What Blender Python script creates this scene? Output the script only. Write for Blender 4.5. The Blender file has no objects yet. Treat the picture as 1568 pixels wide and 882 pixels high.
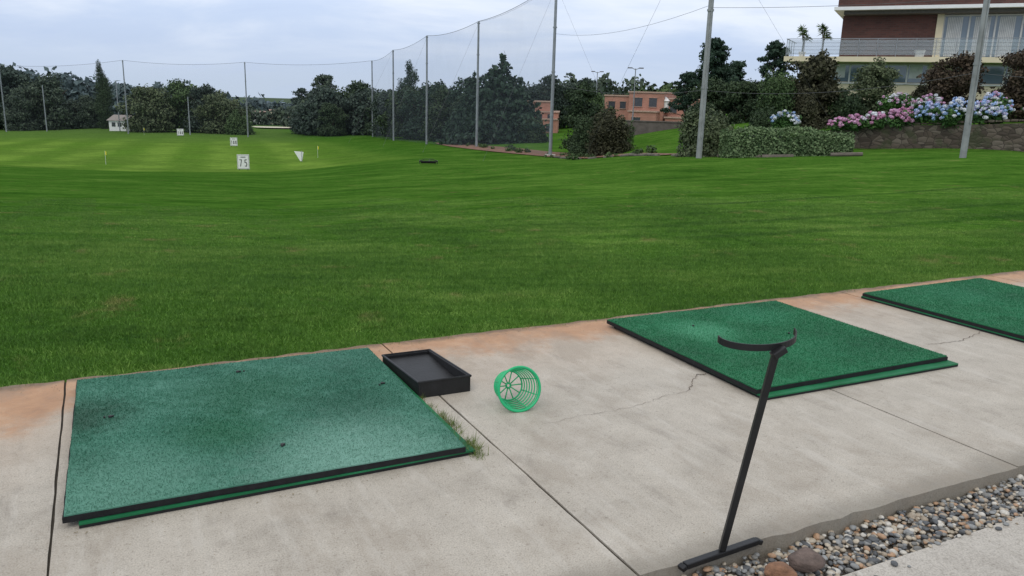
import bpy, math, random
import numpy as np
from mathutils import Vector, Matrix, Euler
random.seed(7); rng=np.random.default_rng(7)
S=bpy.context.scene
COL=bpy.context.collection
R=math.radians
# ------------------------------------------------------------------ helpers
def link(ob,parent=None):
    COL.objects.link(ob)
    if parent is not None: ob.parent=parent
    return ob
def empty(name,loc=(0,0,0),rz=0,parent=None):
    e=bpy.data.objects.new(name,None); e.empty_display_size=.1
    e.location=loc; e.rotation_euler=(0,0,rz); return link(e,parent)
def mesh_np(name,V,F,mats=(),mi=None,parent=None,loc=(0,0,0),rz=0,smooth=False):
    me=bpy.data.meshes.new(name)
    V=np.asarray(V,dtype=np.float32)
    if isinstance(F,np.ndarray):
        n,k=F.shape
        me.vertices.add(len(V)); me.vertices.foreach_set('co',V.ravel())
        me.loops.add(n*k); me.loops.foreach_set('vertex_index',F.ravel().astype(np.int32))
        me.polygons.add(n); me.polygons.foreach_set('loop_start',np.arange(0,n*k,k,dtype=np.int32))
        me.polygons.foreach_set('loop_total',np.full(n,k,dtype=np.int32))
    else:
        me.from_pydata([tuple(map(float,v)) for v in V],[],F)
    if mi is not None: me.polygons.foreach_set('material_index',np.asarray(mi,dtype=np.int32))
    if smooth: me.polygons.foreach_set('use_smooth',np.ones(len(me.polygons),dtype=bool))
    me.update(calc_edges=True); me.validate()
    for m in mats: me.materials.append(m)
    ob=bpy.data.objects.new(name,me); ob.location=loc; ob.rotation_euler=(0,0,rz)
    return link(ob,parent)
class MB:
    """mesh builder collecting boxes / tubes / polys with material slots"""
    def __init__(s): s.V=[];s.F=[];s.M=[]
    def add(s,V,F,m=0):
        o=len(s.V); s.V+= [tuple(v) for v in V]; s.F+=[tuple(i+o for i in f) for f in F]; s.M+=[m]*len(F)
    def box(s,x0,x1,y0,y1,z0,z1,m=0,T=None):
        V=[(x0,y0,z0),(x1,y0,z0),(x1,y1,z0),(x0,y1,z0),(x0,y0,z1),(x1,y0,z1),(x1,y1,z1),(x0,y1,z1)]
        if T: V=[T(v) for v in V]
        s.add(V,[(0,3,2,1),(4,5,6,7),(0,1,5,4),(1,2,6,5),(2,3,7,6),(3,0,4,7)],m)
    def tube(s,P,Rr,n=8,m=0,closed=False,cap=True):
        P=[Vector(p) for p in P]; k=len(P)
        if not isinstance(Rr,(list,tuple)): Rr=[Rr]*k
        rings=[];ref=None
        for i in range(k):
            if closed: d=P[(i+1)%k]-P[i-1]
            else: d=P[min(i+1,k-1)]-P[max(i-1,0)]
            d.normalize()
            if ref is None:
                ref=Vector((0,0,1)) if abs(d.z)<.9 else Vector((1,0,0))
            a=ref-d*ref.dot(d)
            if a.length<1e-4: a=Vector((1,0,0))-d*d.x
            a.normalize(); ref=a; b=d.cross(a)
            rings.append([P[i]+(a*math.cos(2*math.pi*j/n)+b*math.sin(2*math.pi*j/n))*Rr[i] for j in range(n)])
        V=[tuple(v) for r in rings for v in r];F=[]
        for i in range(k if closed else k-1):
            i2=(i+1)%k
            for j in range(n): F.append((i*n+j,i*n+(j+1)%n,i2*n+(j+1)%n,i2*n+j))
        if cap and not closed:
            F.append(tuple(range(n-1,-1,-1))); F.append(tuple((k-1)*n+j for j in range(n)))
        s.add(V,F,m)
    def obj(s,name,mats,parent=None,loc=(0,0,0),rz=0,smooth=False,bevel=0):
        ob=mesh_np(name,s.V,s.F,mats,s.M,parent,loc,rz,smooth)
        if bevel:
            b=ob.modifiers.new('b','BEVEL');b.width=bevel;b.segments=2;b.limit_method='ANGLE'
        return ob
# ------------------------------------------------------------------ materials
def newmat(name):
    m=bpy.data.materials.new(name);m.use_nodes=True;nt=m.node_tree
    return m,nt,nt.nodes['Principled BSDF']
def c4(c): return (c[0],c[1],c[2],1)
def ramp(nt,fac,stops,interp='LINEAR'):
    r=nt.nodes.new('ShaderNodeValToRGB'); r.color_ramp.interpolation=interp
    el=r.color_ramp.elements
    while len(el)<len(stops): el.new(.5)
    for e,(p,c) in zip(el,stops): e.position=p; e.color=c4(c) if not isinstance(c,(int,float)) else (c,c,c,1)
    nt.links.new(fac,r.inputs[0]); return r.outputs[0]
def noise(nt,vec,scale,detail=4,rough=.55,dist=0):
    n=nt.nodes.new('ShaderNodeTexNoise');n.inputs['Scale'].default_value=scale;n.inputs['Detail'].default_value=detail
    n.inputs['Roughness'].default_value=rough;n.inputs['Distortion'].default_value=dist
    if vec is not None: nt.links.new(vec,n.inputs['Vector'])
    return n.outputs['Fac']
def mix(nt,f,a,b,mode='MIX'):
    m=nt.nodes.new('ShaderNodeMix');m.data_type='RGBA';m.blend_type=mode
    for s,v in ((m.inputs[0],f),(m.inputs[6],a),(m.inputs[7],b)):
        if isinstance(v,(int,float)): s.default_value=v
        elif isinstance(v,tuple): s.default_value=c4(v)
        else: nt.links.new(v,s)
    return m.outputs[2]
def math_(nt,op,a,b=None,c=None,clamp=False):
    m=nt.nodes.new('ShaderNodeMath');m.operation=op;m.use_clamp=clamp
    for i,v in enumerate((a,b,c)):
        if v is None: continue
        if isinstance(v,(int,float)): m.inputs[i].default_value=v
        else: nt.links.new(v,m.inputs[i])
    return m.outputs[0]
def sstep(nt,v,a,b):
    m=nt.nodes.new('ShaderNodeMapRange');m.interpolation_type='SMOOTHSTEP'
    nt.links.new(v,m.inputs[0])
    if a<b: m.inputs[1].default_value=a;m.inputs[2].default_value=b
    else:
        m.inputs[1].default_value=b;m.inputs[2].default_value=a;m.inputs[3].default_value=1;m.inputs[4].default_value=0
    return m.outputs[0]
def pos(nt): return nt.nodes.new('ShaderNodeNewGeometry').outputs['Position']
def objc(nt): return nt.nodes.new('ShaderNodeTexCoord').outputs['Object']
def mapping(nt,vec,sc=(1,1,1),rot=(0,0,0),loc=(0,0,0)):
    m=nt.nodes.new('ShaderNodeMapping');m.inputs['Scale'].default_value=sc;m.inputs['Rotation'].default_value=rot;m.inputs['Location'].default_value=loc
    nt.links.new(vec,m.inputs['Vector']);return m.outputs[0]
def bump(nt,h,bs,strength=.3,dist=.01):
    b=nt.nodes.new('ShaderNodeBump');b.inputs['Strength'].default_value=strength;b.inputs['Distance'].default_value=dist
    nt.links.new(h,b.inputs['Height']);nt.links.new(b.outputs[0],bs.inputs['Normal'])
def simple(name,col,rough=.6,metal=0,var=.25,scale=8,bmp=0,spec=.5,world=False):
    m,nt,bs=newmat(name)
    v=pos(nt) if world else objc(nt)
    n=noise(nt,v,scale,5,.6)
    c=ramp(nt,n,[(.25,tuple(x*(1-var) for x in col)),(.75,tuple(min(1,x*(1+var)) for x in col))])
    nt.links.new(c,bs.inputs['Base Color']);bs.inputs['Roughness'].default_value=rough;bs.inputs['Metallic'].default_value=metal
    bs.inputs['Specular IOR Level'].default_value=spec
    if bmp: bump(nt,noise(nt,v,scale*4,4),bs,bmp,.01)
    return m
def foliage(name,dark,light,scale=.5,trans=.0):
    m,nt,bs=newmat(name)
    g=nt.nodes.new('ShaderNodeNewGeometry')
    n=noise(nt,g.outputs['Position'],scale,3,.6)
    f=math_(nt,'ADD',math_(nt,'MULTIPLY',n,.8),math_(nt,'MULTIPLY',g.outputs['Random Per Island'],.45))
    c=ramp(nt,f,[(.3,dark),(.9,light)])
    nt.links.new(c,bs.inputs['Base Color']);bs.inputs['Roughness'].default_value=.7;bs.inputs['Specular IOR Level'].default_value=.2
    return m
# lawn colour (shared by ground sheet and grass blades), world position driven
def lawn_colour(nt,blade=False):
    P=pos(nt)
    sx=nt.nodes.new('ShaderNodeSeparateXYZ');nt.links.new(P,sx.inputs[0]);X,Y,Z=sx.outputs
    flat=nt.nodes.new('ShaderNodeCombineXYZ');nt.links.new(X,flat.inputs[0]);nt.links.new(Y,flat.inputs[1]);FP=flat.outputs[0]
    n1=noise(nt,FP,.3,5,.65)
    n2=noise(nt,mapping(nt,FP,(.45,2.4,1),(0,0,R(-18))),1.3,6,.7,.4)
    n3=noise(nt,FP,7,5,.8)
    f=math_(nt,'ADD',math_(nt,'MULTIPLY',n1,.36),math_(nt,'ADD',math_(nt,'MULTIPLY',n2,.34),math_(nt,'MULTIPLY',n3,.30)))
    c=ramp(nt,f,[(.38,(.030,.093,.013)),(.5,(.072,.170,.025)),(.62,(.150,.268,.054))])
    n4=noise(nt,FP,1.5,4,.6)
    c=mix(nt,math_(nt,'MULTIPLY',sstep(nt,n4,.60,.72),.65),c,(.21,.195,.08))
    c=mix(nt,math_(nt,'MULTIPLY',sstep(nt,math_(nt,'ADD',X,math_(nt,'MULTIPLY',n1,5)),2,-6),.30),c,(.036,.118,.013))
    # mower wheel tracks on the right
    ln=math_(nt,'SUBTRACT',Y,math_(nt,'MULTIPLY_ADD',X,.36,9.2))
    ln=math_(nt,'ADD',ln,math_(nt,'MULTIPLY',math_(nt,'SINE',math_(nt,'MULTIPLY',X,.5)),.35))
    for off in (0,1.15,3.6):
        dd=math_(nt,'ABSOLUTE',math_(nt,'SUBTRACT',ln,off))
        k=math_(nt,'MULTIPLY',sstep(nt,dd,.18,.04),math_(nt,'MULTIPLY',sstep(nt,X,1.2,3),sstep(nt,n2,.38,.54)))
        c=mix(nt,math_(nt,'MULTIPLY',k,.55),c,(.022,.072,.014))
    # far striped fairway: stripes run down the range
    st=math_(nt,'ADD',X,math_(nt,'MULTIPLY',Y,.36))
    w=math_(nt,'SINE',math_(nt,'MULTIPLY',math_(nt,'ADD',st,math_(nt,'MULTIPLY',n1,2.5)),.95))
    wf=sstep(nt,w,-.9,.9)
    n6=noise(nt,FP,.12,4,.65)
    fc=mix(nt,wf,(.115,.225,.035),(.18,.300,.055))
    fc=mix(nt,math_(nt,'MULTIPLY',sstep(nt,n6,.40,.62),.75),fc,(.115,.205,.038))
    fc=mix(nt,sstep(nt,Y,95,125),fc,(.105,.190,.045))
    edge=math_(nt,'ADD',Y,math_(nt,'ADD',math_(nt,'MULTIPLY',n1,6.0),math_(nt,'MULTIPLY',X,-.12)))
    m1=sstep(nt,edge,58,63)
    m2=sstep(nt,math_(nt,'ADD',st,math_(nt,'MULTIPLY',n1,4)),18,11)
    far=math_(nt,'MULTIPLY',m1,m2)
    c=mix(nt,far,c,fc)
    return c,FP,f
def mat_ground():
    m,nt,bs=newmat('lawn_ground')
    c,FP,f=lawn_colour(nt)
    sx=nt.nodes.new('ShaderNodeSeparateXYZ');nt.links.new(FP,sx.inputs[0]);X,Y,Z=sx.outputs
    sp=noise(nt,FP,22,5,.85)
    c=mix(nt,.85,c,ramp(nt,sp,[(.3,(.45,.5,.4)),(.5,(.85,.87,.80)),(.7,(1.15,1.1,1.08))]),'MULTIPLY')
    sp2=noise(nt,FP,2.2,6,.8)
    c=mix(nt,.7,c,ramp(nt,sp2,[(.35,(.55,.62,.55)),(.65,(1.15,1.10,1.08))]),'MULTIPLY')
    sp3=noise(nt,mapping(nt,FP,(.3,1,1)),.8,6,.75)
    c=mix(nt,.6,c,ramp(nt,sp3,[(.38,(.62,.68,.60)),(.62,(1.15,1.10,1.08))]),'MULTIPLY')
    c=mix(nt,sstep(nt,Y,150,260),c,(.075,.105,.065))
    nt.links.new(c,bs.inputs['Base Color']);bs.inputs['Roughness'].default_value=1;bs.inputs['Specular IOR Level'].default_value=0
    bump(nt,noise(nt,FP,9,6,.75),bs,.5,.04)
    return m
def mat_blade():
    m,nt,bs=newmat('grass_blade')
    c,FP,f=lawn_colour(nt)
    g=nt.nodes.new('ShaderNodeNewGeometry')
    c=mix(nt,1.0,c,ramp(nt,g.outputs['Random Per Island'],[(0,(.75,.75,.7)),(.75,(1.5,1.36,1.3)),(1,(2.5,1.9,2.5))]),'MULTIPLY')
    nt.links.new(c,bs.inputs['Base Color']);bs.inputs['Roughness'].default_value=.6;bs.inputs['Specular IOR Level'].default_value=.15
    return m
M_ground=mat_ground();M_blade=mat_blade()
def mat_concrete(name,stain=True,base=((.32,.285,.235),(.51,.465,.395))):
    m,nt,bs=newmat(name)
    v=objc(nt)
    n1=noise(nt,v,.9,6,.65,.2);n2=noise(nt,v,5,7,.75,.3);n3=noise(nt,v,170,3,.7)
    f=math_(nt,'ADD',math_(nt,'MULTIPLY',n1,.45),math_(nt,'MULTIPLY',n2,.55))
    c=ramp(nt,f,[(.33,base[0]),(.48,tuple((a+b)/2*1.05 for a,b in zip(*base))),(.62,base[1])])
    c=mix(nt,.8,c,ramp(nt,n3,[(.3,(.50,.47,.43)),(.5,(.96,.96,.96)),(.7,(1.22,1.2,1.17))]),'MULTIPLY')
    c=mix(nt,math_(nt,'MULTIPLY',sstep(nt,noise(nt,v,60,2,.6),.60,.70),.5),c,(.21,.18,.145))
    stv=noise(nt,mapping(nt,v,(6,.7,1),(0,0,R(8))),2.0,5,.7,.2)
    c=mix(nt,math_(nt,'MULTIPLY',sstep(nt,stv,.50,.66),.30),c,(.56,.525,.465))
    if stain:
        sx=nt.nodes.new('ShaderNodeSeparateXYZ');nt.links.new(v,sx.inputs[0]);X,Y,Z=sx.outputs
        t=math_(nt,'MULTIPLY',Y,-1.0)
        jit=math_(nt,'MULTIPLY',math_(nt,'SUBTRACT',noise(nt,v,3.2,7,.75),.5),.85)
        tt=math_(nt,'ADD',t,jit)
        tt=math_(nt,'SUBTRACT',tt,math_(nt,'MULTIPLY',sstep(nt,X,.1,-.2),.25))
        s1=sstep(nt,tt,.54,.16)
        c=mix(nt,math_(nt,'MULTIPLY',s1,.92),c,ramp(nt,n2,[(.3,(.30,.135,.058)),(.5,(.42,.205,.09)),(.7,(.53,.31,.17))]))
        c=mix(nt,math_(nt,'MULTIPLY',sstep(nt,tt,1.25,.35),.25),c,(.48,.32,.20))
        s2=sstep(nt,math_(nt,'ADD',t,math_(nt,'MULTIPLY',jit,.4)),.10,.0)
        c=mix(nt,math_(nt,'MULTIPLY',s2,.8),c,(.11,.075,.038))
        s3=sstep(nt,math_(nt,'ADD',t,math_(nt,'MULTIPLY',jit,.25)),2.52,2.69)
        c=mix(nt,math_(nt,'MULTIPLY',s3,.65),c,(.17,.15,.115))
        dm=sstep(nt,noise(nt,mapping(nt,v,(1,.7,1),loc=(3,1,0)),2.2,7,.75,.4),.48,.64)
        c=mix(nt,math_(nt,'MULTIPLY',dm,.34),c,(.27,.22,.165))
        d2=sstep(nt,noise(nt,mapping(nt,v,(1.3,.5,1),loc=(7,4,0)),4.4,6,.7,.5),.55,.68)
        c=mix(nt,math_(nt,'MULTIPLY',d2,.30),c,(.18,.15,.12))
        vo=nt.nodes.new('ShaderNodeTexVoronoi');vo.inputs['Scale'].default_value=6.5;nt.links.new(v,vo.inputs['Vector'])
        c=mix(nt,math_(nt,'MULTIPLY',sstep(nt,vo.outputs['Distance'],.055,.02),.45),c,(.12,.10,.08))
    nt.links.new(c,bs.inputs['Base Color']);bs.inputs['Roughness'].default_value=.66
    bump(nt,math_(nt,'ADD',n3,math_(nt,'MULTIPLY',n2,.6)),bs,.45,.006)
    return m
M_conc=mat_concrete('concrete_slab');M_conc2=mat_concrete('concrete_path',False,((.32,.29,.25),(.49,.455,.40)))
def mat_turf(name,dark,mid,light,spots=(),pv=1.0):
    m,nt,bs=newmat(name)
    P=pos(nt);n1=noise(nt,P,1.7,5,.6,.4);n2=noise(nt,P,14,5,.7);g=nt.nodes.new('ShaderNodeNewGeometry')
    n4=noise(nt,mapping(nt,P,(1,3,1),(0,0,R(26))),3.0,5,.7)
    f=math_(nt,'ADD',math_(nt,'MULTIPLY',n1,.5),math_(nt,'ADD',math_(nt,'MULTIPLY',n2,.25),math_(nt,'MULTIPLY',n4,.25)))
    c=ramp(nt,f,[(.37,dark),(.5,mid),(.62,light)])
    for (x,y,r,a,col) in spots:
        d=nt.nodes.new('ShaderNodeVectorMath');d.operation='DISTANCE';nt.links.new(P,d.inputs[0]);d.inputs[1].default_value=(x,y,.06)
        dd=math_(nt,'ADD',d.outputs['Value'],math_(nt,'MULTIPLY',math_(nt,'SUBTRACT',n2,.5),.6*r+.08))
        c=mix(nt,math_(nt,'MULTIPLY',sstep(nt,dd,r,r*.1),a),c,col)
    c=mix(nt,1.0,c,ramp(nt,g.outputs['Random Per Island'],[(0,(.82,.82,.82)),(1,(1.22,1.2,1.2))]),'MULTIPLY')
    nt.links.new(c,bs.inputs['Base Color']);bs.inputs['Roughness'].default_value=.6;bs.inputs['Specular IOR Level'].default_value=.3
    bump(nt,noise(nt,P,260,3,.7),bs,.5,.004)
    return m
M_turf1=mat_turf('turf_worn_sheen',(.018,.105,.062),(.034,.155,.098),(.072,.22,.155),
   [(-1.92,3.36,.34,.72,(.014,.055,.030)),(-1.28,3.72,.50,.6,(.012,.10,.045)),(-.75,3.62,.45,.65,(.014,.085,.048)),(-.6,3.02,.66,.75,(.18,.35,.28)),(-1.40,2.72,.55,.65,(.12,.28,.21)),(-1.22,3.25,.34,.6,(.010,.110,.045)),(-1.0,4.3,.35,.4,(.07,.21,.15)),(-1.75,2.95,.25,.35,(.02,.10,.06))])  # dark spots are wear; pale front spots paint the sheen into the colour
M_turf2=mat_turf('turf_green',(.005,.095,.034),(.009,.135,.050),(.018,.18,.075),[(1.25,5.05,.32,.7,(.07,.30,.16)),(2.1,4.7,.5,.4,(.006,.09,.035)),(1.7,5.5,.35,.4,(.03,.22,.11)),(1.5,4.4,.3,.4,(.006,.085,.03)),(3.6,6.3,.5,.35,(.03,.20,.10))])
M_rubber=simple('black_rubber',(.012,.012,.013),.75,0,.4,30,.3,.3)
M_blackp=simple('black_plastic',(.011,.011,.012),.5,0,.5,14,.15,.4)
M_steelb=simple('black_painted_steel',(.012,.012,.013),.42,.2,.4,20,.1)
M_greenp=simple('green_plastic',(.012,.42,.16),.35,0,.1,10)
M_pole=simple('galvanised_steel',(.27,.29,.31),.5,.3,.2,2)
M_pole2=simple('weathered_pole',(.26,.27,.27),.6,.1,.35,2.2)
M_cable=simple('cable',(.10,.10,.11),.6)
M_white=simple('white_paint',(.78,.78,.77),.5,0,.06,5)
M_ink=simple('black_ink',(.02,.02,.02),.6)
M_yellow=simple('yellow_flag',(.75,.65,.03),.6,0,.1)
M_bark=simple('bark',(.07,.055,.04),.9,0,.4,6,.5)
M_soil=simple('bare_soil',(.17,.085,.05),.95,0,.45,2,.6,world=True)
M_joint=simple('joint_dirt',(.035,.028,.018),.95,0,.4,20)
M_cream=simple('cream_render',(.68,.60,.42),.85,0,.10,.9)
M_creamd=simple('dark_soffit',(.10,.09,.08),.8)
M_frame=simple('window_frame',(.62,.62,.6),.5,0,.05)
M_curt=simple('curtain',(.60,.61,.60),.8,0,.2,3)
m,nt,bs=newmat('window_glass');bs.inputs['Base Color'].default_value=(.14,.19,.23,1);bs.inputs['Roughness'].default_value=.06;bs.inputs['Specular IOR Level'].default_value=1.0;M_glass=m
m,nt,bs=newmat('balustrade_glass');bs.inputs['Base Color'].default_value=(.45,.52,.55,1);bs.inputs['Roughness'].default_value=.1;bs.inputs['Alpha'].default_value=.28;M_bglass=m
def mat_brick(name,c1,c2,mort,sc=1,vert=True):
    m,nt,bs=newmat(name)
    v=objc(nt)
    mp=mapping(nt,v,(1,1,1),(R(90),0,0))
    b=nt.nodes.new('ShaderNodeTexBrick');nt.links.new(mp,b.inputs['Vector']);b.inputs['Scale'].default_value=1
    b.inputs['Brick Width'].default_value=.24*sc;b.inputs['Row Height'].default_value=.08*sc;b.inputs['Mortar Size'].default_value=.009*sc
    b.inputs['Color1'].default_value=c4(c1);b.inputs['Color2'].default_value=c4(c2);b.inputs['Mortar'].default_value=c4(mort)
    n=noise(nt,v,.7,4,.6)
    c=mix(nt,.5,b.outputs['Color'],ramp(nt,n,[(.3,(.7,.7,.7)),(.7,(1.2,1.2,1.2))]),'MULTIPLY')
    nt.links.new(c,bs.inputs['Base Color']);bs.inputs['Roughness'].default_value=.85
    return m
M_brick=mat_brick('brown_brick',(.115,.045,.035),(.075,.030,.024),(.09,.06,.05),1.6)
M_terra=mat_brick('terracotta_brick',(.46,.22,.16),(.39,.18,.13),(.38,.23,.18),1.6)
def mat_stone():
    m,nt,bs=newmat('stone_masonry')
    v=objc(nt);vo=nt.nodes.new('ShaderNodeTexVoronoi');vo.inputs['Scale'].default_value=3.4
    nt.links.new(mapping(nt,v,(1,1,1.7)),vo.inputs['Vector'])
    ve=nt.nodes.new('ShaderNodeTexVoronoi');ve.feature='DISTANCE_TO_EDGE';ve.inputs['Scale'].default_value=3.4
    nt.links.new(mapping(nt,v,(1,1,1.7)),ve.inputs['Vector'])
    s=nt.nodes.new('ShaderNodeSeparateColor');nt.links.new(vo.outputs['Color'],s.inputs[0])
    c=ramp(nt,s.outputs[0],[(0,(.055,.042,.032)),(.5,(.095,.073,.055)),(1,(.15,.125,.10))])
    c=mix(nt,sstep(nt,ve.outputs['Distance'],.06,.0),c,(.025,.02,.015))
    c=mix(nt,math_(nt,'MULTIPLY',sstep(nt,noise(nt,v,1.5,4),.5,.65),.6),c,(.04,.055,.02))
    nt.links.new(c,bs.inputs['Base Color']);bs.inputs['Roughness'].default_value=.9
    bump(nt,ve.outputs['Distance'],bs,.8,.06);return m
M_stone=mat_stone()
# ------------------------------------------------------------------ world + sun
w=bpy.data.worlds.new('World');S.world=w;w.use_nodes=True;nt=w.node_tree
bg=nt.nodes['Background']
SUN_EL,SUN_ROT=48,200
sky=nt.nodes.new('ShaderNodeTexSky');sky.sky_type='NISHITA';sky.sun_disc=False;sky.sun_elevation=R(SUN_EL);sky.sun_rotation=R(SUN_ROT)
tc=nt.nodes.new('ShaderNodeTexCoord');gv=tc.outputs['Generated']
sx=nt.nodes.new('ShaderNodeSeparateXYZ');nt.links.new(gv,sx.inputs[0])
el=math_(nt,'MAXIMUM',sx.outputs[2],0.0)
grad=ramp(nt,el,[(0,(.50,.59,.73)),(.05,(.49,.59,.78)),(.12,(.59,.70,.91)),(.3,(.72,.79,.92)),(1,(.97,.97,.97))])
den=math_(nt,'ADD',el,.22)
cx=math_(nt,'DIVIDE',sx.outputs[0],den);cy=math_(nt,'DIVIDE',sx.outputs[1],den)
cv=nt.nodes.new('ShaderNodeCombineXYZ');nt.links.new(cx,cv.inputs[0]);nt.links.new(cy,cv.inputs[1])
cn=noise(nt,mapping(nt,cv.outputs[0],(.9,1.3,1),loc=(2.3,.7,0)),1.0,6,.55,.35)
cl=mix(nt,math_(nt,'MULTIPLY',sstep(nt,cn,.40,.66),math_(nt,'MULTIPLY',sstep(nt,el,.0,.10),.8)),grad,(.82,.87,.95))
cl=mix(nt,math_(nt,'MULTIPLY',sstep(nt,noise(nt,mapping(nt,cv.outputs[0],(1.2,2.2,1),loc=(5,3,0)),1.6,5,.6,.3),.5,.72),.3),cl,(.47,.57,.79))
v2=nt.nodes.new('ShaderNodeVectorMath');v2.operation='SCALE';nt.links.new(cl,v2.inputs[0]);v2.inputs['Scale'].default_value=14.4
fin=mix(nt,.94,sky.outputs[0],v2.outputs[0])
nt.links.new(fin,bg.inputs[0]);bg.inputs[1].default_value=.08
sd=bpy.data.lights.new('sun','SUN');sd.energy=.9;sd.angle=R(35);sd.color=(1,.95,.88)
so=bpy.data.objects.new('sun',sd);link(so)
az=R(SUN_ROT);elv=R(SUN_EL)
dv=Vector((math.sin(az)*math.cos(elv),math.cos(az)*math.cos(elv),math.sin(elv)))
so.rotation_euler=dv.to_track_quat('Z','Y').to_euler();so.location=dv*50
# ------------------------------------------------------------------ camera
cam=bpy.data.cameras.new('camera');co=bpy.data.objects.new('camera',cam);link(co);S.camera=co
cam.sensor_width=36;cam.lens=36*1240/1568;cam.clip_end=6000;cam.clip_start=.05
pt=R(13.4)
right=Vector((1,0,0));fwd=Vector((0,math.cos(pt),-math.sin(pt)));up=Vector((0,math.sin(pt),math.cos(pt)))
rr=R(1.6)
r2=right*math.cos(rr)+up*math.sin(rr);u2=up*math.cos(rr)-right*math.sin(rr)
Mx=Matrix((r2,u2,-fwd)).transposed().to_4x4();Mx.translation=Vector((0,0,1.5));co.matrix_world=Mx
S.view_settings.view_transform='Standard';S.view_settings.look='None';S.view_settings.exposure=0
# ------------------------------------------------------------------ terrain
TY=[-60,6,12,20,34,39,50,65,90,130,170,300,600,2600]
TT=[-.7,-.45,-.3,-.1,.05,.22,.4,.6]
TZ=[[-.045]*8,[-.045]*8,
[-.5,-.5,-.5,-.35,-.25,-.16,-.1,-.06],
[-1.2,-1.2,-1.2,-.9,-.65,-.42,-.25,-.05],
[-2.3,-2.3,-2.3,-1.75,-1.4,-.9,-.65,-.2],
[-2.75,-2.7,-2.7,-2.0,-1.65,-1.05,-.45,.3],
[-3.7,-3.7,-3.7,-2.7,-2.3,-1.0,.5,1.4],
[-4.8,-4.9,-4.85,-3.2,-2.7,-.55,.9,1.6],
[-5.6,-5.2,-5.0,-3.95,-3.1,-.9,1,1.6],
[-6.9,-6.2,-6.05,-5.2,-3.3,-1,1,1.5],
[-7.6,-6.6,-6.3,-6.0,-3.5,-1,1,1.5],
[-10,-11,-11,-10,-8,-4,-2,-1],
[-20]*8,[-28]*8]
TZ=np.array(TZ)
def terr(x,y):
    yy=max(y,6.0);t=min(max(x/yy,TT[0]),TT[-1])
    j=max(0,min(len(TT)-2,int(np.searchsorted(TT,t))-1));b=(t-TT[j])/(TT[j+1]-TT[j]);b=b*b*(3-2*b)*.5+b*.5
    i=max(0,min(len(TY)-2,int(np.searchsorted(TY,y))-1));a=(y-TY[i])/(TY[i+1]-TY[i]);a=min(max(a,0),1)
    z=(TZ[i,j]*(1-a)+TZ[i+1,j]*a)*(1-b)+(TZ[i,j+1]*(1-a)+TZ[i+1,j+1]*a)*b
    if 12<y<400: z+=.10*min(1,(y-12)/15)*math.sin(x*.21+y*.07)*math.sin(y*.13+1)
    return float(z)
ys=list(np.linspace(-40,0,6)[:-1])+list(np.linspace(0,8,9)[:-1])
y=8.0
while y<2600: ys.append(y); y*=1.028
ys.append(2600)
taus=np.concatenate([np.linspace(-1.5,-.75,10)[:-1],np.linspace(-.75,.75,110),np.linspace(.75,1.5,10)[1:]])
V=[];nx=len(taus)
for y in ys:
    for t in taus:
        x=t*(max(y,0)+12); V.append((x,y,terr(x,y)-(.04 if y<9 else 0)))
idx=np.arange(len(ys)*nx).reshape(len(ys),nx)
F=np.stack([idx[:-1,:-1],idx[:-1,1:],idx[1:,1:],idx[1:,:-1]],-1).reshape(-1,4)
mesh_np('ground',V,F,[M_ground],smooth=True)
# ------------------------------------------------------------------ tee strip local frame
O=Vector((-2.30,3.96,0));A=R(27)
def L(s,t,z=0):
    return Vector((O.x+s*math.cos(A)+t*math.sin(A),O.y+s*math.sin(A)-t*math.cos(A),z))
T1=2.69;T2=2.945
pav=MB()
js=[-5.6,-3.75,-1.9,0,1.70,3.68,5.6,7.5,9.4,11.3,13.2]
def panel(s0,s1,t0,t1,z0,z1,n=24):
    pts=[]
    def wob(k): return (random.random()-.5)*k
    for i in range(n): pts.append((s0+(s1-s0)*i/n,-t0+(wob(.03) if t0==0 else 0)))
    for i in range(n): pts.append((s1+wob(.004),-t0-(t1-t0)*i/n))
    for i in range(n): pts.append((s1-(s1-s0)*i/n,-t1+wob(.018)))
    for i in range(n): pts.append((s0+wob(.004),-t1+(t1-t0)*i/n))
    k=len(pts);V=[(p[0],p[1],z1) for p in pts]+[(p[0],p[1],z0) for p in pts]
    F=[tuple(range(k-1,-1,-1))]+[(i,(i+1)%k,k+(i+1)%k,k+i) for i in range(k)]
    pav.add(V,F,0)
for a,b in zip(js[:-1],js[1:]): panel(a+.005,b-.005,0,T1,-.14,0)
p=pav.obj('concrete_pavement',[M_conc],loc=O,rz=A)
jb=MB()
for s in js: jb.box(s-.0048,s+.0048,-T1+.02,-.02,-.13,-.006,0)
jb.obj('joint_dirt',[M_joint],parent=p)
pav=MB();panel(-1,9,T2,6.5,-.14,-.02,60)
pav.obj('concrete_path',[M_conc2],loc=O,rz=A)
gb=MB();gb.box(-3,12,-T2,-T1,-.13,-.072,0);gb.obj('gravel_bed',[simple('grit',(.12,.10,.08),.95,0,.5,60,.5)],loc=O,rz=A)
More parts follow.
